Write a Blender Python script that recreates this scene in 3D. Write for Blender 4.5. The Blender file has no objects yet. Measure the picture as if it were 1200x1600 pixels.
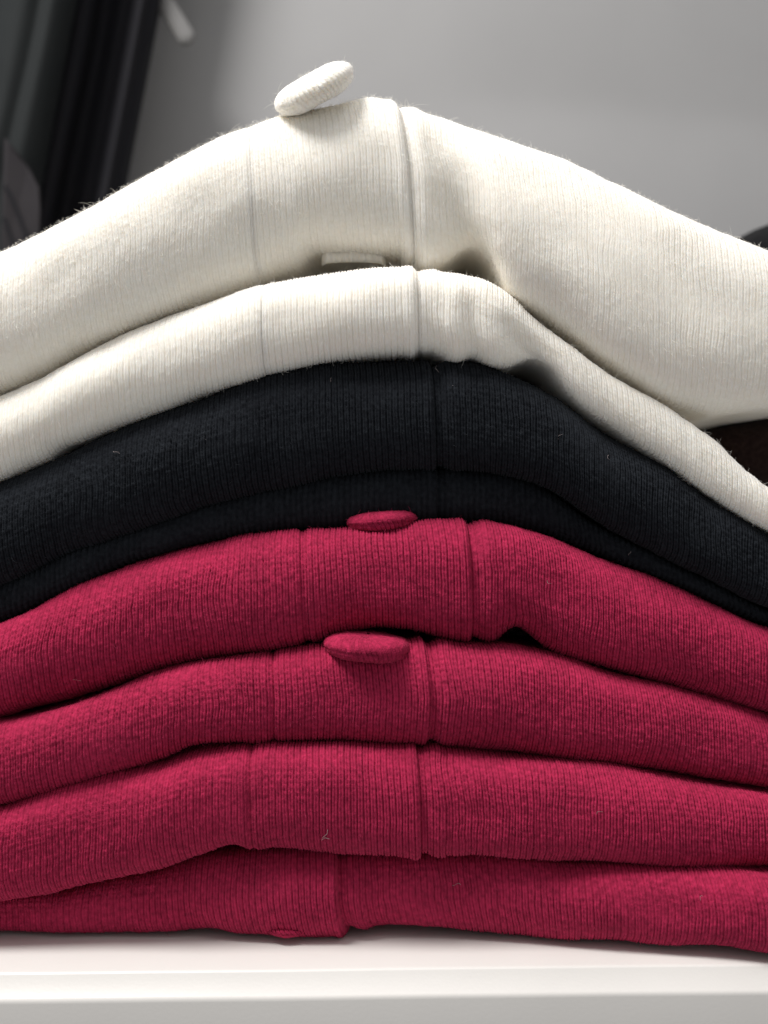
import bpy, math, random
import numpy as np
from mathutils import Vector, Matrix

random.seed(7)
rng = np.random.default_rng(11)
scene = bpy.context.scene
col = scene.collection
R = math.radians

# ------------------------------------------------------------------ camera
S = 0.00012            # metres per photograph pixel on the plane y = 0
D = 0.20               # camera distance from that plane
ZC = 0.0812            # camera height above the shelf board

cam_d = bpy.data.cameras.new('camera')
cam = bpy.data.objects.new('camera', cam_d)
col.objects.link(cam)
cam.location = (0, -D, ZC)
cam.rotation_euler = (R(90), 0, 0)
cam_d.sensor_fit = 'VERTICAL'
cam_d.sensor_height = 24.0
cam_d.lens = 24.0 * D / (1600 * S)
cam_d.clip_start = 0.01
cam_d.clip_end = 50
cam_d.dof.use_dof = True
cam_d.dof.focus_distance = D - 0.001
cam_d.dof.aperture_fstop = 9.0
scene.camera = cam

# ------------------------------------------------------------------ light
world = bpy.data.worlds.new('World')
scene.world = world
world.use_nodes = True
bg = world.node_tree.nodes['Background']
bg.inputs['Color'].default_value = (1.0, 0.98, 0.97, 1)
bg.inputs['Strength'].default_value = 0.42


def area(name, loc, target, size, power, color):
    l = bpy.data.lights.new(name, 'AREA')
    l.shape = 'DISK'
    l.size = size
    l.energy = power
    l.color = color
    o = bpy.data.objects.new(name, l)
    col.objects.link(o)
    o.location = loc
    d = Vector(target) - Vector(loc)
    o.rotation_euler = d.to_track_quat('-Z', 'Y').to_euler()
    return o


area('ceiling_spot', (-0.27, -0.13, 0.64), (-0.02, 0, 0.07), 0.22, 5.3, (1.0, 0.965, 0.93))
area('overhead_fill', (0.0, -0.30, 1.15), (0.0, 0.0, 0.08), 0.9, 3.3, (1.0, 0.98, 0.97))  # added overhead fill standing in for soft light from above

vs = scene.view_settings
vs.view_transform = 'Standard'
vs.look = 'None'
vs.gamma = 1.0
vs.exposure = 0.0
scene.render.engine = 'CYCLES'
scene.cycles.use_denoising = True
scene.cycles.denoiser = 'OPENIMAGEDENOISE'
scene.cycles.denoising_input_passes = 'RGB_ALBEDO_NORMAL'
scene.cycles.max_bounces = 10
scene.cycles.diffuse_bounces = 7
scene.cycles.caustics_reflective = False
scene.cycles.caustics_refractive = False


# ------------------------------------------------------------------ helpers
def at(px, py, y=0.0):
    k = S * (D + y) / D
    return Vector(((px - 600) * k, y, ZC + (800 - py) * k))


def tag(o, label=None, cat=None, group=None, kind=None):
    if label: o['label'] = label
    if cat: o['category'] = cat
    if group: o['group'] = group
    if kind: o['kind'] = kind
    return o


def empty(name, loc):
    o = bpy.data.objects.new(name, None)
    o.empty_display_size = 0.01
    col.objects.link(o)
    o.location = loc
    return o


def mesh_obj(name, verts, faces, mat, parent=None, smooth=True):
    """verts (n,3) in world space, faces (m,4) or (m,3) int arrays"""
    verts = np.asarray(verts, dtype=np.float64)
    faces = np.asarray(faces, dtype=np.int32)
    if parent is not None:
        verts = verts - np.array(parent.location)
    me = bpy.data.meshes.new(name)
    n, m, k = len(verts), len(faces), faces.shape[1]
    me.vertices.add(n)
    me.vertices.foreach_set('co', verts.astype(np.float32).ravel())
    me.loops.add(m * k)
    me.loops.foreach_set('vertex_index', faces.ravel())
    me.polygons.add(m)
    me.polygons.foreach_set('loop_start', np.arange(0, m * k, k, dtype=np.int32))
    me.update(calc_edges=True)
    me.validate()
    if smooth:
        me.polygons.foreach_set('use_smooth', np.ones(len(me.polygons), dtype=bool))
    me.materials.append(mat)
    o = bpy.data.objects.new(name, me)
    col.objects.link(o)
    if parent is not None:
        o.parent = parent
    return o


def grid_faces(nu, nv, wrap_v=False):
    i = np.arange(nu - 1)[:, None]
    vmax = nv if wrap_v else nv - 1
    j = np.arange(vmax)[None, :]
    j2 = (j + 1) % nv
    a = i * nv + j
    b = (i + 1) * nv + j
    c = (i + 1) * nv + j2
    d = i * nv + j2
    return np.stack([a, b, c, d], -1).reshape(-1, 4)


def hash2(a, b, seed=0):
    n = (a.astype(np.int64) * 73856093) ^ (b.astype(np.int64) * 19349663) ^ (seed * 83492791 + 12345)
    n = (n ^ (n >> 13)) * 1274126177
    n = n & 0x7fffffff
    n = (n ^ (n >> 16)) * 668265263 & 0x7fffffff
    return (n % 100003) / 100003.0


def vnoise(x, y, seed=0):
    xi, yi = np.floor(x), np.floor(y)
    fx, fy = x - xi, y - yi
    fx = fx * fx * (3 - 2 * fx)
    fy = fy * fy * (3 - 2 * fy)
    a = hash2(xi, yi, seed); b = hash2(xi + 1, yi, seed)
    c = hash2(xi, yi + 1, seed); d = hash2(xi + 1, yi + 1, seed)
    return (a * (1 - fx) + b * fx) * (1 - fy) + (c * (1 - fx) + d * fx) * fy - 0.5


def smooth01(x, a, b):
    t = np.clip((x - a) / (b - a), 0, 1)
    return t * t * (3 - 2 * t)


# ------------------------------------------------------------------ materials
def new_mat(name):
    m = bpy.data.materials.new(name)
    m.use_nodes = True
    nt = m.node_tree
    return m, nt, nt.nodes['Principled BSDF']


def knit_mat(name, c, c2, sheen=0.35, sheen_tint=(1, 1, 1), bump=0.35, rough=0.92, spec=0.25, sss=0.0):
    m, nt, p = new_mat(name)
    N, L = nt.nodes, nt.links
    tc = N.new('ShaderNodeTexCoord')
    n1 = N.new('ShaderNodeTexNoise')           # yarn-scale mottling
    n1.inputs['Scale'].default_value = 1100
    n1.inputs['Detail'].default_value = 3
    n2 = N.new('ShaderNodeTexNoise')           # cloudy wear
    n2.inputs['Scale'].default_value = 120
    n2.inputs['Detail'].default_value = 4
    L.new(tc.outputs['Object'], n1.inputs['Vector'])
    L.new(tc.outputs['Object'], n2.inputs['Vector'])
    mx = N.new('ShaderNodeMath'); mx.operation = 'MULTIPLY_ADD'
    mx.inputs[1].default_value = 0.35
    L.new(n2.outputs['Fac'], mx.inputs[0])
    L.new(n1.outputs['Fac'], mx.inputs[2])
    rp = N.new('ShaderNodeValToRGB')
    rp.color_ramp.elements[0].position = 0.45
    rp.color_ramp.elements[0].color = (*c, 1)
    rp.color_ramp.elements[1].position = 0.9
    rp.color_ramp.elements[1].color = (*c2, 1)
    L.new(mx.outputs[0], rp.inputs['Fac'])
    L.new(rp.outputs['Color'], p.inputs['Base Color'])
    p.inputs['Roughness'].default_value = rough
    p.inputs['Specular IOR Level'].default_value = spec
    p.inputs['Sheen Weight'].default_value = sheen
    p.inputs['Sheen Roughness'].default_value = 0.45
    p.inputs['Sheen Tint'].default_value = (*sheen_tint, 1)
    n3 = N.new('ShaderNodeTexNoise')           # fibre relief
    n3.inputs['Scale'].default_value = 3200
    n3.inputs['Detail'].default_value = 2
    L.new(tc.outputs['Object'], n3.inputs['Vector'])
    b = N.new('ShaderNodeBump')
    b.inputs['Strength'].default_value = bump
    b.inputs['Distance'].default_value = 0.00025
    L.new(n3.outputs['Fac'], b.inputs['Height'])
    L.new(b.outputs['Normal'], p.inputs['Normal'])
    if sss:
        p.inputs['Subsurface Weight'].default_value = sss
        p.inputs['Subsurface Radius'].default_value = (1.0, 0.92, 0.82)
        p.inputs['Subsurface Scale'].default_value = 0.0022
    return m


M = {}
M['cream'] = knit_mat('cream_knit', (0.89, 0.85, 0.765), (0.94, 0.908, 0.84), sheen=0.1, bump=0.35, sss=0.8)
M['ink'] = knit_mat('ink_knit', (0.0058, 0.0068, 0.0095), (0.0155, 0.0185, 0.0235), sheen=0.03,
                    sheen_tint=(0.8, 0.95, 1.0), bump=0.5, spec=0.12)
M['red'] = knit_mat('raspberry_knit', (0.225, 0.0085, 0.038), (0.43, 0.0195, 0.076), sheen=0.05,
                    sheen_tint=(1.0, 0.35, 0.5), bump=0.5, spec=0.2)
M['black_knit'] = knit_mat('black_knit', (0.004, 0.004, 0.005), (0.012, 0.012, 0.013), sheen=0.03, bump=0.5, spec=0.1)
M['brown'] = knit_mat('brown_knit', (0.016, 0.009, 0.008), (0.032, 0.019, 0.017), sheen=0.05, bump=0.5, spec=0.1)


def fibre_mat(name, c):
    m, nt, p = new_mat(name)
    p.inputs['Base Color'].default_value = (*c, 1)
    p.inputs['Roughness'].default_value = 0.8
    p.inputs['Specular IOR Level'].default_value = 0.2
    return m


M['cream_f'] = fibre_mat('cream_fibre', (0.85, 0.83, 0.78))
M['ink_f'] = fibre_mat('ink_fibre', (0.03, 0.034, 0.04))
M['red_f'] = fibre_mat('raspberry_fibre', (0.45, 0.04, 0.11))
M['lint'] = fibre_mat('pale_lint', (0.4, 0.34, 0.34))


def paint_mat(name, c, rough, bump, scale, spec=0.5, var=0.03):
    m, nt, p = new_mat(name)
    N, L = nt.nodes, nt.links
    tc = N.new('ShaderNodeTexCoord')
    n = N.new('ShaderNodeTexNoise'); n.inputs['Scale'].default_value = 14; n.inputs['Detail'].default_value = 5
    L.new(tc.outputs['Object'], n.inputs['Vector'])
    rp = N.new('ShaderNodeValToRGB')
    rp.color_ramp.elements[0].position = 0.3
    rp.color_ramp.elements[1].position = 0.7
    rp.color_ramp.elements[0].color = tuple(max(0, x - var) for x in c) + (1,)
    rp.color_ramp.elements[1].color = tuple(x + var for x in c) + (1,)
    L.new(n.outputs['Fac'], rp.inputs['Fac'])
    L.new(rp.outputs['Color'], p.inputs['Base Color'])
    p.inputs['Roughness'].default_value = rough
    p.inputs['Specular IOR Level'].default_value = spec
    n2 = N.new('ShaderNodeTexNoise'); n2.inputs['Scale'].default_value = scale; n2.inputs['Detail'].default_value = 2
    L.new(tc.outputs['Object'], n2.inputs['Vector'])
    b = N.new('ShaderNodeBump'); b.inputs['Strength'].default_value = bump; b.inputs['Distance'].default_value = 0.0002
    L.new(n2.outputs['Fac'], b.inputs['Height'])
    L.new(b.outputs['Normal'], p.inputs['Normal'])
    return m


M['shelf'] = paint_mat('white_lacquer', (0.68, 0.67, 0.65), 0.33, 0.07, 1500)
M['wall'] = paint_mat('grey_panel', (0.295, 0.297, 0.302), 0.55, 0.15, 900, 0.3, 0.012)
M['wall_up'] = paint_mat('grey_lining', (0.37, 0.367, 0.365), 0.55, 0.15, 900, 0.3, 0.012)
M['coat_green'] = paint_mat('dark_green_cloth', (0.013, 0.0155, 0.0165), 0.85, 0.6, 1600, 0.2, 0.004)
M['coat_black'] = paint_mat('black_cloth', (0.006, 0.006, 0.009), 0.8, 0.5, 1600, 0.25, 0.002)
M['charcoal'] = paint_mat('charcoal_cloth', (0.022, 0.020, 0.023), 0.85, 0.6, 1600, 0.2, 0.008)
M['pale'] = paint_mat('pale_streak', (0.14, 0.14, 0.14), 0.7, 0.0, 500, 0.4, 0.01)

# ------------------------------------------------------------------ setting: shelf board and back panel
BACK = 0.23


def build_shelf():
    yaw = 0.0275
    prof = [(BACK, 0.0), (0.0, 0.0)]
    # front edge: small roll, sloping lip, then the front face
    e = -0.0102
    prof += [(e + 0.0005, 0.0), (e + 0.0001, -0.0001), (e - 0.0002, -0.0004), (e - 0.0003, -0.0006), (e - 0.0030, -0.0032),
             (e - 0.0032, -0.0034), (e - 0.00335, -0.0037), (e - 0.0034, -0.0041), (e - 0.0034, -0.030),
             (e - 0.0030, -0.0315), (BACK, -0.0315)]
    xs = np.linspace(-0.6, 0.6, 121)
    V = []
    for x in xs:
        wob = 0.00008 * math.sin(x * 70) + 0.00006 * math.sin(x * 153 + 1)
        for i, (y, z) in enumerate(prof):
            yy = y + (x * yaw if i not in (0, len(prof) - 1) else 0) + wob * (1 if 1 < i < 10 else 0)
            V.append((x, yy, z))
    nv = len(prof)
    F = grid_faces(len(xs), nv, wrap_v=True)
    o = mesh_obj('shelf_board', V, F, M['shelf'])
    me = o.data
    o['kind'] = 'structure'
    # end caps not needed inside the bay: the sides run past the frame
    return o


build_shelf()


def build_wall():
    # vertical above, leaning very slightly outwards below a soft bend on the right half, shaped to brighten that area
    xs = np.linspace(-0.8, 0.8, 81); zs = np.concatenate([np.linspace(-0.4, 0.15, 10), np.linspace(0.16, 0.34, 60), np.linspace(0.36, 1.2, 10)])
    k = (D + BACK) / D * S
    X, Z = np.meshgrid(xs, zs, indexing='ij')
    zb = ZC + (800 - 150) * k - 0.08 * (X - 80 * k)
    t = zb - Z
    bend = np.where(t > 0, t, 0) * 0.12
    soft = 0.5 * (t + np.sqrt(t * t + 0.006 ** 2)) * 0.20
    f = smooth01(X, 20 * k, 260 * k)
    Y = BACK + 0.001 - np.minimum(soft * f, 0.03)
    P = np.stack([X, Y, Z], -1)
    Pb = P.copy(); Pb[..., 1] = BACK + 0.03
    V = np.concatenate([P.reshape(-1, 3), Pb.reshape(-1, 3)])
    n = len(xs) * len(zs)
    F = grid_faces(len(xs), len(zs))
    F = np.concatenate([F[:, ::-1], F + n])
    a = mesh_obj('back_wall', V, F, M['wall'])
    a['kind'] = 'structure'


build_wall()

# ------------------------------------------------------------------ folded cardigans
WALE = 0.00116
COURSE = 0.00104
PXF = np.arange(-500, 1701, 4.0)


def curve(pts, sig=14):
    p = np.array(pts, float)
    x, y = p[:, 0], p[:, 1]
    sl = (y[1] - y[0]) / (x[1] - x[0]); sr = (y[-1] - y[-2]) / (x[-1] - x[-2])
    x = np.concatenate([[x[0] - 500], x, [x[-1] + 500]])
    y = np.concatenate([[y[0] - sl * 500 * 0.75], y, [y[-1] + sr * 500 * 0.75]])
    v = np.interp(PXF, x, y)
    k = np.exp(-0.5 * (np.arange(-15, 16) * 4.0 / sig) ** 2); k /= k.sum()
    vp = np.pad(v, 15, mode='edge')
    return np.convolve(vp, k, 'valid')


def lin(pts, sig=40):
    p = np.array(pts, float)
    v = np.interp(PXF, p[:, 0], p[:, 1])
    k = np.exp(-0.5 * (np.arange(-40, 41) * 4.0 / sig) ** 2); k /= k.sum()
    return np.convolve(np.pad(v, 40, mode='edge'), k, 'valid')


# edge lines between neighbours, measured along the fold noses (photograph pixels)
E_top = curve([(0, 385), (100, 335), (200, 285), (300, 232), (350, 208), (430, 183), (500, 170), (550, 160), (590, 150), (618, 156),
               (660, 166), (720, 183), (800, 212), (900, 250), (1000, 295), (1100, 342), (1200, 387)], 10)
W1_bot = curve([(0, 606), (60, 580), (130, 540), (190, 512), (250, 490), (300, 470), (400, 437), (456, 420), (472, 393), (550, 388),
                (625, 391), (638, 411), (690, 426), (740, 434), (770, 444), (800, 462), (850, 500), (950, 570), (1010, 612),
                (1060, 636), (1120, 652), (1200, 640)], 7)
W2_top = curve([(0, 608), (60, 580), (130, 540), (190, 514), (250, 492), (300, 473), (400, 441), (470, 430), (560, 424), (652, 421),
                (700, 430), (750, 436), (800, 462), (850, 502), (950, 572), (1050, 637), (1130, 690), (1200, 756)], 10)
W2_bot = curve([(0, 748), (60, 722), (90, 700), (150, 676), (200, 658), (300, 626), (420, 582), (500, 570), (640, 560), (662, 562),
                (690, 577), (715, 572), (745, 571), (790, 586), (820, 588), (850, 606), (900, 632), (950, 666), (1050, 732),
                (1150, 800), (1200, 826)], 7)
B1_top = curve([(0, 752), (100, 705), (200, 663), (300, 628), (420, 584), (500, 570), (640, 563), (740, 572), (830, 594), (900, 632),
                (950, 668), (1050, 735), (1150, 803), (1200, 830)], 14)
E_b12 = curve([(0, 905), (100, 862), (200, 824), (300, 792), (400, 766), (500, 746), (600, 736), (700, 732), (800, 738), (850, 752),
               (950, 818), (1100, 896), (1200, 952)], 16)
E_br = curve([(0, 967), (100, 912), (200, 876), (300, 848), (380, 833), (470, 827), (540, 821), (700, 814), (800, 818), (870, 836),
              (950, 870), (1100, 926), (1200, 976)], 14)
R1_bot = curve([(0, 1124), (100, 1099), (200, 1066), (300, 1036), (400, 1018), (480, 1004), (530, 990), (590, 982), (640, 986),
                (700, 1000), (760, 1004), (790, 1000), (814, 995), (840, 1005), (900, 1030), (1000, 1060), (1100, 1086), (1200, 1112)], 8)
R2_top = curve([(0, 1126), (100, 1101), (200, 1068), (300, 1038), (400, 1024), (500, 1014), (640, 1008), (720, 1004), (800, 1006),
                (900, 1032), (1000, 1062), (1100, 1088), (1200, 1114)], 14)
R2_bot = curve([(0, 1260), (100, 1230), (180, 1206), (250, 1187), (290, 1168), (340, 1160), (380, 1156), (415, 1164), (450, 1163),
                (560, 1160), (640, 1163), (672, 1167), (720, 1168), (800, 1180), (900, 1189), (1000, 1206), (1200, 1241)], 9)
R3_top = curve([(0, 1262), (100, 1232), (200, 1204), (300, 1176), (400, 1166), (560, 1163), (680, 1168), (800, 1182), (900, 1191),
                (1000, 1208), (1200, 1243)], 16)
R3_bot = curve([(0, 1416), (60, 1402), (150, 1376), (250, 1354), (300, 1336), (345, 1326), (372, 1329), (392, 1336), (420, 1328),
                (540, 1332), (645, 1336), (668, 1331), (695, 1339), (735, 1329), (800, 1334), (850, 1341), (950, 1353), (1100, 1366),
                (1200, 1374)], 7)
R4_top = curve([(0, 1400), (100, 1385), (200, 1362), (300, 1335), (400, 1328), (640, 1330), (740, 1330), (850, 1340), (950, 1352),
                (1100, 1364), (1200, 1372)], 16)


def seg_feature(px, py, pts, wl, wr):
    """signed-distance bump following a polyline; wl / wr are the widths on its two sides"""
    best = np.full(px.shape, 1e9); sgn = np.zeros(px.shape)
    for (x0, y0), (x1, y1) in zip(pts[:-1], pts[1:]):
        dx, dy = x1 - x0, y1 - y0
        L2 = dx * dx + dy * dy
        t = np.clip(((px - x0) * dx + (py - y0) * dy) / L2, 0, 1)
        ex, ey = px - (x0 + t * dx), py - (y0 + t * dy)
        d = np.sqrt(ex * ex + ey * ey)
        cr = dx * ey - dy * ex
        m = d < best
        best = np.where(m, d, best); sgn = np.where(m, np.sign(cr), sgn)
    w = np.where(sgn > 0, wl, wr)
    return np.exp(-(best / w) ** 2)


def stitch(u, v, rnd, seed, gd=1.0):
    iu, iv = np.floor(u), np.floor(v)
    fu, fv = u - iu, v - iv
    r1 = hash2(iu, iv, seed) - 0.5
    r2 = hash2(iu, iv * 0, seed + 5) - 0.5
    a = np.abs(fu - 0.5)
    c = 0.21 + 0.06 * fv
    cross = np.sqrt(np.clip(1 - (np.abs(a - c) / (0.275 + 0.02 * r2)) ** 2.2, 0.0, 1))
    gap = np.exp(-((0.5 - a) / 0.075) ** 2)
    along = 0.80 + 0.20 * np.sin(np.pi * np.clip(fv * 1.05, 0, 1)) ** 0.8
    return (cross * along * (1 + rnd * r1 + 0.2 * r2) * (1 - 0.75 * gap * gd) - 0.5 * gap * gd) - 0.6


class Garment:
    def __init__(s, top, bot, nose, seamL, seamR, seam_shift, amp, seed, feats=(), yback=0.085, nz=2.3, asp=0.82,
                 z_floor=None, band_lift=0.0004, rnd=0.26, wrinkle=0.0008, fine=8, shelf_bot=None, ybk_r=None):
        s.sl = {1: 0.0002, 2: 0.0006, 3: 0.0006, 4: 0.0006}.get(seed, 0.00015)
        s.sr = 0.0005 if seed in (7, 8) else 0.0011
        s.seed = seed; s.amp = amp; s.feats = feats; s.rnd = rnd; s.wr = wrinkle; s.nz = nz
        s.seamL, s.seamR, s.shift = seamL, seamR, seam_shift
        s.band_lift = band_lift; s.fine = fine
        s.yn = nose
        for it in range(2):
            if it == 0:
                h = (bot - top) * S / 2
            else:
                h = (s.zt - s.zb) / 2
            s.a = np.clip(asp * h, 0.002, 0.0105)
            yref = s.yn + 0.75 * s.a
            k = S * (D + yref) / D
            s.zt = ZC + (800 - top) * k
            s.zb = ZC + (800 - bot) * k if shelf_bot is None else shelf_bot
        s.zb = np.maximum(s.zb, 0.0004)
        s.zt = np.maximum(s.zt, s.zb + 0.004)
        end = np.sqrt(np.clip(1 - np.clip((np.abs(PXF - 600) - 1000) / 99.0, 0, 1) ** 2, 0.001, 1))
        zm = s.zb + (s.zt - s.zb) * 0.5
        s.zt = zm + (s.zt - zm) * end
        s.zb = zm + (s.zb - zm) * end
        s.yback = yback
        # wale coordinate: arc length across the top line
        dz = np.gradient((s.zt + s.zb) / 2); dx = 4.0 * S
        s.u = np.cumsum(np.sqrt(dx * dx + dz * dz)) / WALE
        harc = float(np.max(((s.zt - s.zb) / 2)[(PXF > -100) & (PXF < 1300)]))
        ncourse = harc * 2.75 / COURSE
        n_arc = int(min(ncourse * 3.6, 165))
        th = np.linspace(1, -1, n_arc) * math.pi / 2
        s.rows = [('T', q) for q in (1.0, 0.6, 0.3)] + [('t', q) for q in np.linspace(1, 0.04, 12)] + \
                 [('a', q) for q in th] + [('t2', q) for q in (0.3, 1.0)] + [('B', q) for q in (0.4, 1.0)]

    def col(s, arr, px):
        return np.interp(px, PXF, arr)

    def surface(s, px):
        """base surface: (ncol, nrow, 3), v coordinate, row weight"""
        zt, zb, a, yn = (s.col(q, px) for q in (s.zt, s.zb, s.a, s.yn))
        fl = s.col(getattr(s, 'floor', s.zb), px)
        h, zm, yc = (zt - zb) / 2, (zt + zb) / 2, yn + a
        nr = len(s.rows)
        Y = np.zeros((len(px), nr)); Z = np.zeros_like(Y); W = np.ones(nr); TT = np.zeros(nr)
        e = 2.0 / s.nz
        for j, (k, q) in enumerate(s.rows):
            if k == 'T':
                Y[:, j] = yc + 0.006 + (s.yback - yc - 0.006) * q; Z[:, j] = zt - 0.0012 * q; W[j] = 0.0; TT[j] = 1
            elif k == 't':
                Y[:, j] = yc + 0.006 * q; Z[:, j] = zt; W[j] = 1.0; TT[j] = 1
            elif k == 'a':
                c, sn = max(math.cos(q), 0), math.sin(q)
                Y[:, j] = yc - a * c ** e; Z[:, j] = zm + h * math.copysign(abs(sn) ** e, sn); TT[j] = q / (math.pi / 2)
            elif k == 't2':
                Y[:, j] = yc + 0.045 * q; Z[:, j] = zb if q < 0.5 else fl; W[j] = 0.0; TT[j] = -1
            else:
                Y[:, j] = yc + 0.045 + (s.yback - yc - 0.045) * q; Z[:, j] = fl; W[j] = 0.0; TT[j] = -1
        pxx = px[:, None] + s.shift(TT)[None, :] * np.exp(-((px[:, None] - 600) / 330.0) ** 2)
        X = (pxx - 600) * S
        P = np.stack([X, Y, Z], -1)
        dv = np.sqrt((np.diff(Y, axis=1) ** 2 + np.diff(Z, axis=1) ** 2))
        v = np.concatenate([np.zeros((len(px), 1)), np.cumsum(dv, axis=1)], 1)
        jn = np.argmin(np.abs(TT - 0.0))
        v = (v - v[:, jn:jn + 1]) / COURSE
        return P, v, W, TT, yc

    def normals(s, P):
        du = np.gradient(P, axis=0); dv = np.gradient(P, axis=1)
        n = np.cross(dv, du)
        n /= np.linalg.norm(n, axis=-1, keepdims=True) + 1e-12
        j = len(s.rows) // 2
        if n[len(n) // 2, j, 1] > 0:
            n = -n
        return n

    def panel(s, which):
        if which == 'left':
            u0, u1 = np.interp(-500, PXF, s.u), np.interp(s.seamL + 10, PXF, s.u)
        elif which == 'band':
            u0, u1 = np.interp(s.seamL, PXF, s.u), np.interp(s.seamR, PXF, s.u)
        else:
            u0, u1 = np.interp(s.seamR - 16, PXF, s.u), np.interp(1700, PXF, s.u)
        uf0, uf1 = np.interp(-60, PXF, s.u), np.interp(1260, PXF, s.u)
        parts = []
        a, b = u0, min(u1, uf0)
        if b > a: parts.append(np.arange(a, b, 0.5))
        a, b = max(u0, uf0), min(u1, uf1)
        parts.append(np.arange(np.ceil(a * s.fine), np.floor(b * s.fine) + 1) / s.fine)
        a, b = max(u0, uf1), u1
        if b > a: parts.append(np.arange(a, b, 0.5))
        uu = np.concatenate(parts + [[u1]])
        uu = np.concatenate([[u0], uu]); uu = uu[(uu >= u0) & (uu <= u1)]
        uu = uu[np.concatenate([[True], np.diff(uu) > 0.02])]
        px = np.interp(uu, s.u, PXF)
        fine = smooth01(px, -58, -40) * (1 - smooth01(px, 1240, 1258))
        P, v, W, TT, yc = s.surface(px)
        n = s.normals(P)
        U = np.repeat(uu[:, None], P.shape[1], 1)
        seed = s.seed * 17
        # cloth-scale unevenness
        wx, wv = P[..., 0] / 0.02, v * COURSE / 0.012
        d = s.wr * (vnoise(wx, wv, seed + 1) * 2.0 + vnoise(wx * 2.3, wv * 1.7, seed + 2) * 1.0)
        PX = 600 + P[..., 0] / S; PY = 800 - (P[..., 2] - ZC) / S
        for (pts, ampl, wl, wr, *fd) in s.feats:
            f0, f1 = fd[0] if fd else (pts[0][1] - 40, pts[0][1] + 90)
            d -= ampl * seg_feature(PX, PY, pts, wl, wr) * smooth01(PY, f0, f1)
        # seams
        dl = (px - s.seamL) * S; dr = (px - s.seamR) * S
        off = np.zeros(len(px))
        if which == 'left':
            off -= s.sl * np.exp(-(np.minimum(dl, 0) / 0.0008) ** 2) + 0.0005 * smooth01(px, s.seamL, s.seamL + 9)
        if which == 'band':
            off += s.band_lift * smooth01(px, s.seamL, s.seamR)
            off -= s.sl * np.exp(-(dl / 0.0007) ** 2)
            off -= (s.band_lift + s.sr) * np.exp(-(dr / 0.00055) ** 2)
            off += 0.00025 * np.exp(-((dr + 0.0016) / 0.0009) ** 2)
        if which == 'right':
            off -= 0.0006 * np.exp(-(np.clip(dr, 0, 1) / 0.0012) ** 2)
            off += 0.0004 * np.exp(-((dr - 0.0032) / 0.0014) ** 2)
        d += off[:, None]
        # knit relief
        ud = U
        sway = (0.6 * vnoise(U / 9.0, v / 7.0, seed + 3) + 0.22 * vnoise(U / 1.6, v / 2.2, seed + 4)) * WALE
        if which == 'band':
            sway = sway * 0.6
        sway = sway * smooth01(np.minimum(np.abs(px - s.seamL), np.abs(px - s.seamR)), 0, 40)[:, None]
        vd = v + 0.5 * vnoise(U / 6.0, v / 9.0, seed + 6) * 2
        rnd = s.rnd * (0.6 if which == 'band' else 1.25)
        gd = 0.80 + 0.7 * vnoise(U / 7.0, v / 5.0, seed + 12) + 0.5 * vnoise(U / 1.3, v / 2.5, seed + 13)
        gd = np.clip(gd * (0.8 if which == 'band' else 0.62), 0.05, 1.0)
        kn = stitch(ud, vd, rnd, seed, gd)
        felt = 1.0 - 0.45 * smooth01(vnoise(U / 12.0, v / 8.0, seed + 8), 0.0, 0.4) * (0.4 if which == 'band' else 1.0)
        d += s.amp * kn * W[None, :] * fine[:, None] * felt
        d += s.amp * 0.22 * vnoise(U * 2.1, v * 1.9, seed + 9) * W[None, :] * fine[:, None]
        Q = P + n * d[..., None]
        Q[..., 0] += sway * fine[:, None]
        return Q, n, W, PX, PY


def fibres(Q, n, W, count, lmin, lmax, wid, rg, tail=0.06, pxlim=(-60, 1260)):
    """short curled ribbons standing off the knit"""
    nu, nv = Q.shape[:2]
    rows = np.where(W > 0.5)[0]
    i = rg.integers(1, nu - 1, count); j = rows[rg.integers(2, len(rows) - 1, count)]
    p = Q[i, j]; nn = n[i, j]
    px = 600 + p[:, 0] / S
    ok = (px > pxlim[0]) & (px < pxlim[1])
    p, nn = p[ok], nn[ok]
    c = len(p)
    rv = rg.normal(size=(c, 3))
    t = np.cross(nn, rv); t /= np.linalg.norm(t, axis=1, keepdims=True) + 1e-9
    L = lmin + (lmax - lmin) * rg.random(c) ** 2.2
    L = np.where(rg.random(c) < tail, L * 2.0, L)[:, None]
    lift = (0.25 + 0.75 * rg.random(c))[:, None]
    b = np.cross(nn, t)
    curl = rg.normal(size=(c, 1)) * 0.5
    pts = []
    for q in (0, 0.35, 0.7, 1.0):
        pts.append(p + L * (q * lift * nn * (1 - 0.35 * q) + q * (1 - 0.6 * lift) * t + curl * q * q * b * 0.8)
                   - nn * 0.0001)
    side = np.cross(pts[3] - pts[0], np.array([0, -1.0, 0.0]))
    side /= np.linalg.norm(side, axis=1, keepdims=True) + 1e-12
    V = []
    for q, w in zip(pts, (1, 0.9, 0.75, 0.3)):
        V += [q - side * wid * w / 2, q + side * wid * w / 2]
    V = np.stack(V, 1)                       # (c, 8, 3)
    base = (np.arange(c) * 8)[:, None, None]
    F = np.array([[0, 1, 3, 2], [2, 3, 5, 4], [4, 5, 7, 6]])[None] + base
    return V.reshape(-1, 3), F.reshape(-1, 4)


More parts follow.
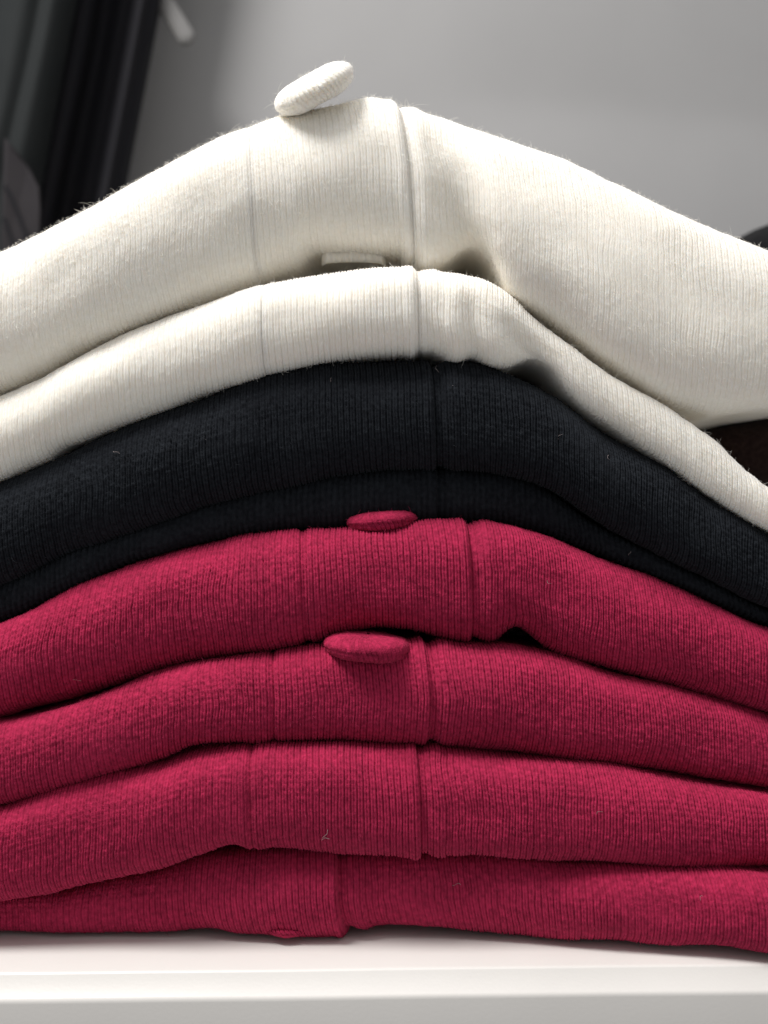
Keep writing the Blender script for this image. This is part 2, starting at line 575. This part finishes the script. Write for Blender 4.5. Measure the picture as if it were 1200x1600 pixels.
def button(name, parent, center, rx, tz, rot, mat, amp=0.00028, seed=1):
    """knit-covered round button: two domed faces meeting in a rim seam"""
    nl, nt = 320, 60
    lon = np.linspace(0, 2 * math.pi, nl, endpoint=False)[None, :]
    lat = np.linspace(-math.pi / 2 * 0.995, math.pi / 2 * 0.995, nt)[:, None]
    r = rx * np.cos(lat) ** 0.62
    z = tz * np.sign(np.sin(lat)) * np.abs(np.sin(lat)) ** 0.85
    X = r * np.cos(lon); Y = r * np.sin(lon); Z = np.repeat(z, nl, 1)
    P = np.stack([X, Y, Z], -1)
    N = np.stack([X / rx ** 2, Y / rx ** 2, Z / tz ** 2], -1); N /= np.linalg.norm(N, axis=-1, keepdims=True)
    nrib = round(2 * math.pi * rx / (WALE * 0.85))
    u = np.repeat(lon / (2 * math.pi) * nrib, nt, 0) + lat * 1.2
    v = np.repeat(lat * (rx + tz) * 0.5 / COURSE, nl, 1) * 1.6 + 0 * u
    d = amp * stitch(u, v, 0.35, seed, 0.8) * np.cos(lat) ** 0.5
    d += -0.0003 * np.exp(-((Z + 0.25 * tz) / 0.00035) ** 2)
    d += 0.0003 * vnoise(X / 0.004, Z / 0.003 + Y / 0.005, seed + 3)
    P = P + N * d[..., None]
    Mx = np.array(rot.to_matrix() if hasattr(rot, 'to_matrix') else rot)
    Pw = P.reshape(-1, 3) @ Mx.T + np.array(center)
    F = grid_faces(nt, nl, wrap_v=True)
    o = mesh_obj(name, Pw, F, mat, parent)
    Nw = (N.reshape(-1, 3) @ Mx.T).reshape(nt, nl, 3)
    return o, Pw.reshape(nt, nl, 3), Nw


GROUP = 'folded cardigans in the stack'
RG = np.random.default_rng(5)


def make_cardigan(g, label, mat, fmat, nf, flen, fwid, base_px=600):
    i = np.argmin(np.abs(PXF - base_px))
    root = empty('folded_cardigan', (0.0, float(g.yn[i]) + 0.04, float(g.zb[i])))
    tag(root, label, 'cardigan', GROUP)
    VV, FF, off = [], [], 0
    for which, nm in (('left', 'left_front'), ('band', 'button_band'), ('right', 'right_front')):
        Q, n, W, PX, PY = g.panel(which)
        nu, nv = Q.shape[:2]
        mesh_obj(nm, Q.reshape(-1, 3), grid_faces(nu, nv, wrap_v=True), mat, root)
        share = {'left': 0.4, 'band': 0.2, 'right': 0.4}[which]
        c = int(nf * share)
        if c:
            V, F = fibres(Q, n, W, c, flen[0], flen[1], fwid, RG)
            VV.append(V); FF.append(F + off); off += len(V)
    if VV:
        f = mesh_obj('fuzz', np.concatenate(VV), np.concatenate(FF), fmat, root, smooth=False)
        f['kind'] = 'stuff'
    return root


def shf(top, mid, bot):
    return lambda t: np.interp(t, [-1, 0, 1], [bot, mid, top])


mm = 0.001
n_w1 = lin([(-400, 1 * mm), (0, -1 * mm), (400, 1 * mm), (640, 1.5 * mm), (760, -1 * mm), (950, -4 * mm), (1200, -5 * mm), (1600, -4 * mm)])
n_w2 = lin([(-400, 2 * mm), (0, 1 * mm), (300, 0.5 * mm), (600, 0), (900, 0), (1200, -1 * mm), (1600, 0)])
n_b1 = lin([(-400, 2 * mm), (0, 1.5 * mm), (600, 3 * mm), (900, 2 * mm), (1200, -0.5 * mm), (1600, 0)])
n_b2 = lin([(-400, 5 * mm), (0, 5 * mm), (600, 8.5 * mm), (900, 8.5 * mm), (1200, 6 * mm)])
n_r1 = lin([(-400, -1 * mm), (0, -1 * mm), (600, 0.5 * mm), (1200, 0), (1600, 1 * mm)])
n_r2 = lin([(-400, -4 * mm), (0, -3.5 * mm), (400, -2 * mm), (700, -1 * mm), (1200, 0), (1600, 1 * mm)])
n_r3 = lin([(-400, -6 * mm), (0, -5.5 * mm), (300, -5 * mm), (650, -4.5 * mm), (1200, -5 * mm), (1600, -4 * mm)])
n_r4 = lin([(-400, 4 * mm), (0, 2.0 * mm), (250, 1.0 * mm), (420, -0.3 * mm), (700, 0.3 * mm), (900, -2.5 * mm), (1050, -7 * mm),
            (1200, -12 * mm), (1600, -13 * mm)])

r4b = lin([(-400, 0.5), (0, 0.5), (250, 0.5), (340, 0.5), (400, 1.6), (480, 1.2), (560, 0.6), (640, 1.5), (700, 1.4), (780, 0.5),
           (840, 0.6), (900, 1.6), (960, 1.3), (1050, 1.0), (1200, 1.2)], 14) * mm

G = {}
G['r4'] = Garment(R4_top, R4_top * 0 + 1462, n_r4, 286, 536, shf(-8, -4, 14), 0.00042, 1, shelf_bot=r4b, wrinkle=0.0009, band_lift=0.0010,
                  feats=[([(560, 1440), (640, 1420), (760, 1450)], 0.0010, 30, 20), ([(230, 1400), (300, 1440), (330, 1470)], 0.0009, 25, 25)])
G['r3'] = Garment(R3_top, R3_bot, n_r3, 396, 660, shf(-5, 0, 3), 0.00052, 2,
                  feats=[([(360, 1280), (372, 1340)], 0.0012, 30, 16), ([(690, 1300), (700, 1345)], 0.0009, 22, 22)])
G['r2'] = Garment(R2_top, R2_bot, n_r2, 428, 676, shf(-8, 2, -4), 0.00052, 3,
                  feats=[([(300, 1140), (330, 1180)], 0.0010, 40, 25)])
G['r1'] = Garment(R1_bot * 0 + E_br, R1_bot, n_r1, 474, 742, shf(-8, 0, 4), 0.00052, 4,
                  feats=[([(806, 950), (814, 1005)], 0.0015, 22, 28), ([(770, 985), (812, 1000)], 0.0010, 14, 14)])
G['b2'] = Garment(E_b12, E_br, n_b2, 420, 690, shf(0, 0, 0), 0.00040, 5, fine=3)
G['b1'] = Garment(B1_top, E_b12, n_b1, 405, 684, shf(-6, 0, 6), 0.00055, 6, asp=0.75, fine=6)
G['w2'] = Garment(W2_top, W2_bot, n_w2, 408, 654, shf(-2, 0, 2), 0.00026, 7, band_lift=0.0002,
                  feats=[([(706, 430), (712, 530), (716, 590)], -0.0008, 18, 18), ([(738, 430), (742, 590)], 0.0008, 16, 16),
                         ([(672, 430), (680, 590)], 0.0009, 12, 16),
                         ([(806, 500), (826, 560), (850, 640)], 0.0040, 26, 40), ([(70, 690), (100, 712)], 0.0008, 20, 20)])
G['w1'] = Garment(E_top, W1_bot, n_w1, 392, 640, shf(-22, 0, 12), 0.00021, 8, band_lift=0.0002, wrinkle=0.0006,
                  feats=[([(672, 170), (688, 225), (708, 300), (728, 370), (750, 470)], 0.0060, 40, 40, (150, 420)),
                         ([(735, 230), (765, 330), (805, 430)], -0.0022, 44, 44, (190, 360)),
                         ([(668, 320), (672, 400)], -0.0012, 30, 30),
                         ([(405, 330), (470, 415)], 0.0008, 60, 40), ([(250, 470), (420, 400)], 0.0010, 45, 60)])
# keep every fold resting on, not inside, the one below it
order = ['r4', 'r3', 'r2', 'r1', 'b2', 'b1', 'w2', 'w1']
for lo, hi in zip(order[:-1], order[1:]):
    a, b = G[lo], G[hi]
    b.zb = np.maximum(b.zb, a.zt + 0.00025)
    b.zt = np.maximum(b.zt, b.zb + 0.003)
    b.floor = np.clip(a.zt + 0.0002, b.zb - 0.003, b.zb)

LABELS = {
    'w1': 'thick cream knit cardigan on top of the stack, its knit-covered button standing up',
    'w2': 'thin cream knit cardigan folded directly on the black ones',
    'b1': 'ink black knit cardigan lying right under the two cream ones',
    'b2': 'lower black cardigan in deep shade, resting on the raspberry ones',
    'r1': 'topmost raspberry red cardigan, its button half hidden under the black fold',
    'r2': 'second raspberry cardigan from the top of the reds, with a whole oval button',
    'r3': 'third raspberry red cardigan, just above the bottom one, no button showing',
    'r4': 'bottom raspberry red cardigan lying on the white shelf in shade',
}
C = {}
for k in order:
    m, fm = {'w': ('cream', 'cream_f'), 'b': ('ink', 'ink_f'), 'r': ('red', 'red_f')}[k[0]]
    nf = {'w1': 32000, 'w2': 6000, 'b1': 4000, 'b2': 600, 'r1': 5500, 'r2': 5500, 'r3': 5500, 'r4': 4500}[k]
    fl = {'w': (0.0003, 0.0016), 'b': (0.0003, 0.0011), 'r': (0.0003, 0.0011)}[k[0]]
    C[k] = make_cardigan(G[k], LABELS[k], M[m], M[fm], nf, fl, 0.000035)


# buttons, each sewn to its own cardigan
def euler(x, y, z):
    return Matrix.Rotation(R(z), 3, 'Z') @ Matrix.Rotation(R(y), 3, 'Y') @ Matrix.Rotation(R(x), 3, 'X')


def add_button(k, px, py, y, rx, tz, rot, fuzz=0, seed=1):
    m = 'cream' if k[0] == 'w' else 'red'
    o, P, N = button('button', C[k], at(px, py, y), rx, tz, rot, M[m], 0.0005 if k[0] == 'w' else 0.00048, seed)
    if fuzz:
        V, F = fibres(P, N, np.ones(P.shape[1]), fuzz, 0.0003, 0.0016, 0.000035, RG)
        f = mesh_obj('button_fuzz', V, F, M[m + '_f'], C[k], smooth=False)
        f['kind'] = 'stuff'


add_button('w1', 491, 139, 0.006, 0.0082, 0.0027, euler(25, -29, 0), 900, 21)
add_button('r1', 596, 814, 0.0100, 0.0070, 0.0020, euler(2, -4, 0), 200, 22)
add_button('r2', 574, 1010, 0.0036, 0.0082, 0.0024, euler(2, 4, 0), 300, 23)
add_button('r4', 450, 1446, 0.0036, 0.0046, 0.0010, euler(0, 2, 0), 0, 24)


# folded inner facing seen in the small gap below the top band
def inner_facing():
    xs = np.linspace(500, 603, 80); V = []
    nr = 16
    for px in xs:
        e = (px - 551.5) / 51.5
        for j in range(nr):
            q = math.pi * j / (nr - 1) - math.pi / 2
            c = at(px, 392 - 3 * (1 - e * e), 0.0085)
            rib = 0.00008 * math.sin(px * S / WALE * 2 * math.pi)
            V.append((c.x, 0.0125 - 0.0012 * math.cos(q) + 0.0025 * abs(e) ** 14 + rib, c.z - 0.0017 * math.sin(q)))
    V = np.array(V)
    mesh_obj('inner_facing', V, grid_faces(len(xs), nr), M['cream'], C['w1'])


inner_facing()

# a pale stray hair lying on the third red cardigan
def lint_hair(parent, pts, y, w, mat):
    P = [at(px, py, y) for px, py in pts]
    V, F = [], []
    for i, p in enumerate(P):
        t = (P[min(i + 1, len(P) - 1)] - P[max(i - 1, 0)]).normalized()
        sd = t.cross(Vector((0, 1, 0))).normalized() * w / 2
        V += [tuple(p - sd), tuple(p + sd)]
        if i: F.append((2 * i - 2, 2 * i - 1, 2 * i + 1, 2 * i))
    mesh_obj('stray_hair', V, F, mat, parent, smooth=False)


lint_hair(C['r3'], [(512, 1296), (511, 1303), (505, 1308), (502, 1313), (508, 1309), (515, 1311)], -0.0042, 0.00006, M['lint'])


# specks of lint caught on the dark and red knits
def lint_on(k, px, t, ln, ang, w=0.000045):
    g = G[k]
    P, v, W, TT, yc = g.surface(np.array([px - 2.0, px + 2.0]))
    nn = g.normals(P)
    j = int(np.argmin(np.abs(TT - t)))
    p, n_ = Vector(P[0, j]), Vector(nn[0, j])
    a = Vector((1, 0, 0)); b = n_.cross(a).normalized()
    d = a * math.cos(ang) + b * math.sin(ang); e = n_.cross(d)
    V, F = [], []
    for i in range(5):
        q = i / 4
        c = p + n_ * (g.amp * 0.55 + 0.0002 + 0.0002 * math.sin(q * 3)) + d * ln * (q - 0.5) + e * ln * 0.3 * math.sin(q * 4 + px)
        V += [tuple(c - e * w / 2), tuple(c + e * w / 2)]
        if i: F.append((2 * i - 2, 2 * i - 1, 2 * i + 1, 2 * i))
    mesh_obj('lint', V, F, M['lint'], C[k], smooth=False)


for (k, px, t, ln, ang) in [('b1', 690, 0.55, 0.0016, 1.4), ('b1', 712, 0.30, 0.0010, 0.4), ('b1', 880, 0.05, 0.0014, 1.2), ('b1', 955, 0.2, 0.0009, 2.0),
                            ('b1', 1010, -0.1, 0.0012, 1.7), ('b1', 180, 0.3, 0.0012, 2.3), ('b1', 520, 0.4, 0.0008, 0.9), ('b1', 320, 0.1, 0.0009, 1.9),
                            ('b2', 1000, 0.0, 0.0008, 1.5), ('r1', 120, -0.4, 0.0014, 0.3), ('r1', 860, 0.1, 0.0010, 2.4), ('r2', 95, 0.2, 0.0010, 1.0),
                            ('r3', 930, 0.1, 0.0012, 0.6), ('r4', 720, 0.2, 0.0014, 2.8), ('r4', 1080, 0.3, 0.0009, 0.8)]:
    lint_on(k, px, t, ln, ang)

# ------------------------------------------------------------------ dark clothes hanging behind, left
def cloth_sheet(name, plan, z0, z1, lean, th, mat, parent, zn=40, wav=0.0012, seed=3):
    """plan: list of (x, y) along the cloth, thickened; leaning sideways with height"""
    p = np.array(plan, float)
    t = np.linspace(0, len(p) - 1, len(p) * 10)
    x = np.interp(t, np.arange(len(p)), p[:, 0]); y = np.interp(t, np.arange(len(p)), p[:, 1])
    k = np.exp(-0.5 * (np.arange(-6, 7) / 2.4) ** 2); k /= k.sum()
    xs = np.convolve(np.pad(x, 6, mode='edge'), k, 'valid'); ys = np.convolve(np.pad(y, 6, mode='edge'), k, 'valid')
    dx, dy = np.gradient(xs), np.gradient(ys)
    L = np.sqrt(dx * dx + dy * dy) + 1e-9
    ox, oy = np.concatenate([xs + dy / L * th / 2, (xs - dy / L * th / 2)[::-1]]), np.concatenate([ys - dx / L * th / 2, (ys + dx / L * th / 2)[::-1]])
    zs = np.linspace(z0, z1, zn)
    n = len(ox)
    V = np.zeros((zn, n, 3))
    for i, z in enumerate(zs):
        w = wav * vnoise(ox / 0.012, np.full(n, z / 0.05), seed) * 2
        V[i, :, 0] = ox + lean * (z - 0.264) + w * 0.6
        V[i, :, 1] = oy + w
        V[i, :, 2] = z
    return mesh_obj(name, V.reshape(-1, 3), grid_faces(zn, n, wrap_v=True), mat, parent)


def hx(px, y):
    return at(px, 0, y).x


YO = 0.055
a_root = empty('hanging_coat', (hx(0, 0.13 + YO) - 0.05, 0.13 + YO, 0.001))
tag(a_root, 'dark green-black coat hanging at the far left edge, with a charcoal flap', 'coat', 'dark clothes hanging at left')


def plan(pts):
    return [(hx(px, y + YO), y + YO) for px, y in pts]


cloth_sheet('coat_front', plan([(-300, 0.135), (-200, 0.122), (-140, 0.134), (-80, 0.118), (-30, 0.130), (-8, 0.126), (12, 0.117), (40, 0.112),
                                (66, 0.116), (84, 0.113), (104, 0.117), (118, 0.128), (106, 0.137)]), 0.002, 0.42, 0.19, 0.002,
            M['coat_green'], a_root, wav=0.0012)


def lint_hair_named(name, parent, pts, y, w, mat):
    P = [at(px, py, y) for px, py in pts]
    V, F = [], []
    for i, p in enumerate(P):
        t = (P[min(i + 1, len(P) - 1)] - P[max(i - 1, 0)]).normalized()
        sd = t.cross(Vector((0, 1, 0))).normalized() * w / 2
        for yy in (-0.0002, 0.0004):
            V += [tuple(p - sd + Vector((0, yy, 0))), tuple(p + sd + Vector((0, yy, 0)))]
        if i:
            b, c = 4 * (i - 1), 4 * i
            F += [(b, b + 1, c + 1, c), (b + 2, c + 2, c + 3, b + 3), (b, c, c + 2, b + 2), (b + 1, b + 3, c + 3, c + 1)]
    mesh_obj(name, V, F, mat, parent, smooth=False)


def flap():
    # pointed charcoal flap with stitched edge, on the coat front
    out = [(6, 214), (14, 222), (26, 237), (44, 262), (60, 292), (62, 330), (58, 425), (2, 425)]
    y0 = 0.103 + YO
    loc = np.array(a_root.location)
    V = [np.array(at(px, py, y0 + (0.002 if px > 30 else 0.0))) - loc for px, py in out]
    V += [v + np.array((0, 0.0015, 0)) for v in V]
    n = len(out)
    me = bpy.data.meshes.new('flap')
    F = [tuple(range(n)), tuple(range(2 * n - 1, n - 1, -1))] + [(i, n + i, n + (i + 1) % n, (i + 1) % n) for i in range(n)]
    me.from_pydata([tuple(v) for v in V], [], F)
    me.materials.append(M['charcoal'])
    o = bpy.data.objects.new('flap', me); col.objects.link(o); o.parent = a_root
    for pts in ([(8, 290), (18, 308), (32, 345), (46, 385)], [(6, 340), (14, 362), (22, 385), (30, 405)]):
        lint_hair_named('seam_line', a_root, pts, y0 - 0.0003, 0.0012, M['coat_black'])


flap()

b_root = empty('hanging_garment', (hx(170, 0.14 + YO) - 0.05, 0.145 + YO, 0.001))
tag(b_root, 'black pleated garment hanging beside the grey wall, behind the cream stack', 'garment', 'dark clothes hanging at left')
cloth_sheet('panel', plan([(60, 0.155), (100, 0.140), (122, 0.133), (138, 0.134), (146, 0.146), (165, 0.149), (185, 0.144), (200, 0.146),
                           (214, 0.141)]), 0.002, 0.42, 0.19, 0.002, M['coat_black'], b_root, wav=0.0010, seed=8)
cloth_sheet('edge_facing', plan([(206, 0.1390), (219, 0.1330), (227, 0.138), (238, 0.139), (243, 0.146), (238, 0.153)]), 0.002, 0.42, 0.19,
            0.0014, M['coat_black'], b_root, wav=0.0004, seed=9)


# pale rod added in place of a diagonal light streak on the wall
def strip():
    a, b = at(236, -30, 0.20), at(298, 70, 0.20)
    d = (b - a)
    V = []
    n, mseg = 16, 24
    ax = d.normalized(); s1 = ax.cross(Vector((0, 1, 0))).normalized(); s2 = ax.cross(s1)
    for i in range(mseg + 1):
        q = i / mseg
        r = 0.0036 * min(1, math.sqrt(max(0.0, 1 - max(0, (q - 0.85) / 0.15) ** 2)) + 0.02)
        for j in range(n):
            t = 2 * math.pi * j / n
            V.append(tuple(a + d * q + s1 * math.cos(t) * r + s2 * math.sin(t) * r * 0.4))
    o = mesh_obj('light_streak', V, grid_faces(mseg + 1, n, wrap_v=True), M['pale'])
    tag(o, 'blurred pale diagonal strap added as a rod to imitate light on the grey wall', 'streak')


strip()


# ------------------------------------------------------------------ neighbouring dark knits, right
def side_fold(name, label, c, hx_, hy, hz, mat, groove, seed, tilt=0.0):
    """end of a folded knit: pillow with a rounded corner and the crease between its two layers"""
    nl, nt = 120, 60
    lon = np.linspace(0, 2 * math.pi, nl, endpoint=False)[None, :]
    lat = np.linspace(-math.pi / 2 * 0.99, math.pi / 2 * 0.99, nt)[:, None]
    pw = lambda q, e: np.sign(q) * np.abs(q) ** e
    X = hx_ * pw(np.cos(lat), 0.55) * pw(np.cos(lon), 0.45)
    Y = hy * pw(np.cos(lat), 0.55) * pw(np.sin(lon), 0.45)
    Z = hz * pw(np.sin(lat), 0.8) * np.ones_like(lon)
    g = groove * np.exp(-(Z / (hz * 0.22)) ** 2)
    sc = 1 - g / np.maximum(np.sqrt(X * X + Y * Y), 1e-4)
    X, Y = X * sc, Y * sc
    w = 0.0012 * vnoise(X / 0.012 + Y / 0.02, Z / 0.008 + Y / 0.015, seed)
    Z = Z + w + tilt * X
    kn = 0.00025 * stitch(X / WALE + 0.3 * vnoise(X / 0.01, Y / 0.01, seed), Y / COURSE + Z / COURSE, 0.3, seed)
    Z = Z + kn * np.sin(lat)
    P = np.stack([X, Y, Z], -1).reshape(-1, 3) + np.array(c)
    root = empty(name, (c[0], c[1], c[2] - hz))
    tag(root, label, 'sweater')
    mesh_obj('folded_body', P, grid_faces(nt, nl, wrap_v=True), mat, root)
    return root


p = at(1146, 346, 0.10)
side_fold('folded_sweater', 'black knit fold peeking above the thick cream cardigan at the right edge',
          (p.x + 0.08, 0.142, p.z - 0.009), 0.08, 0.045, 0.022, M['black_knit'], 0.002, 31, 0.06)
p = at(1104, 690, 0.022)
side_fold('folded_sweater', 'dark brown knit wedged between the two cream cardigans at right',
          (p.x + 0.06, 0.045, p.z - 0.001), 0.06, 0.024, 0.0095, M['brown'], 0.001, 32, 0.02)

# ------------------------------------------------------------------ end
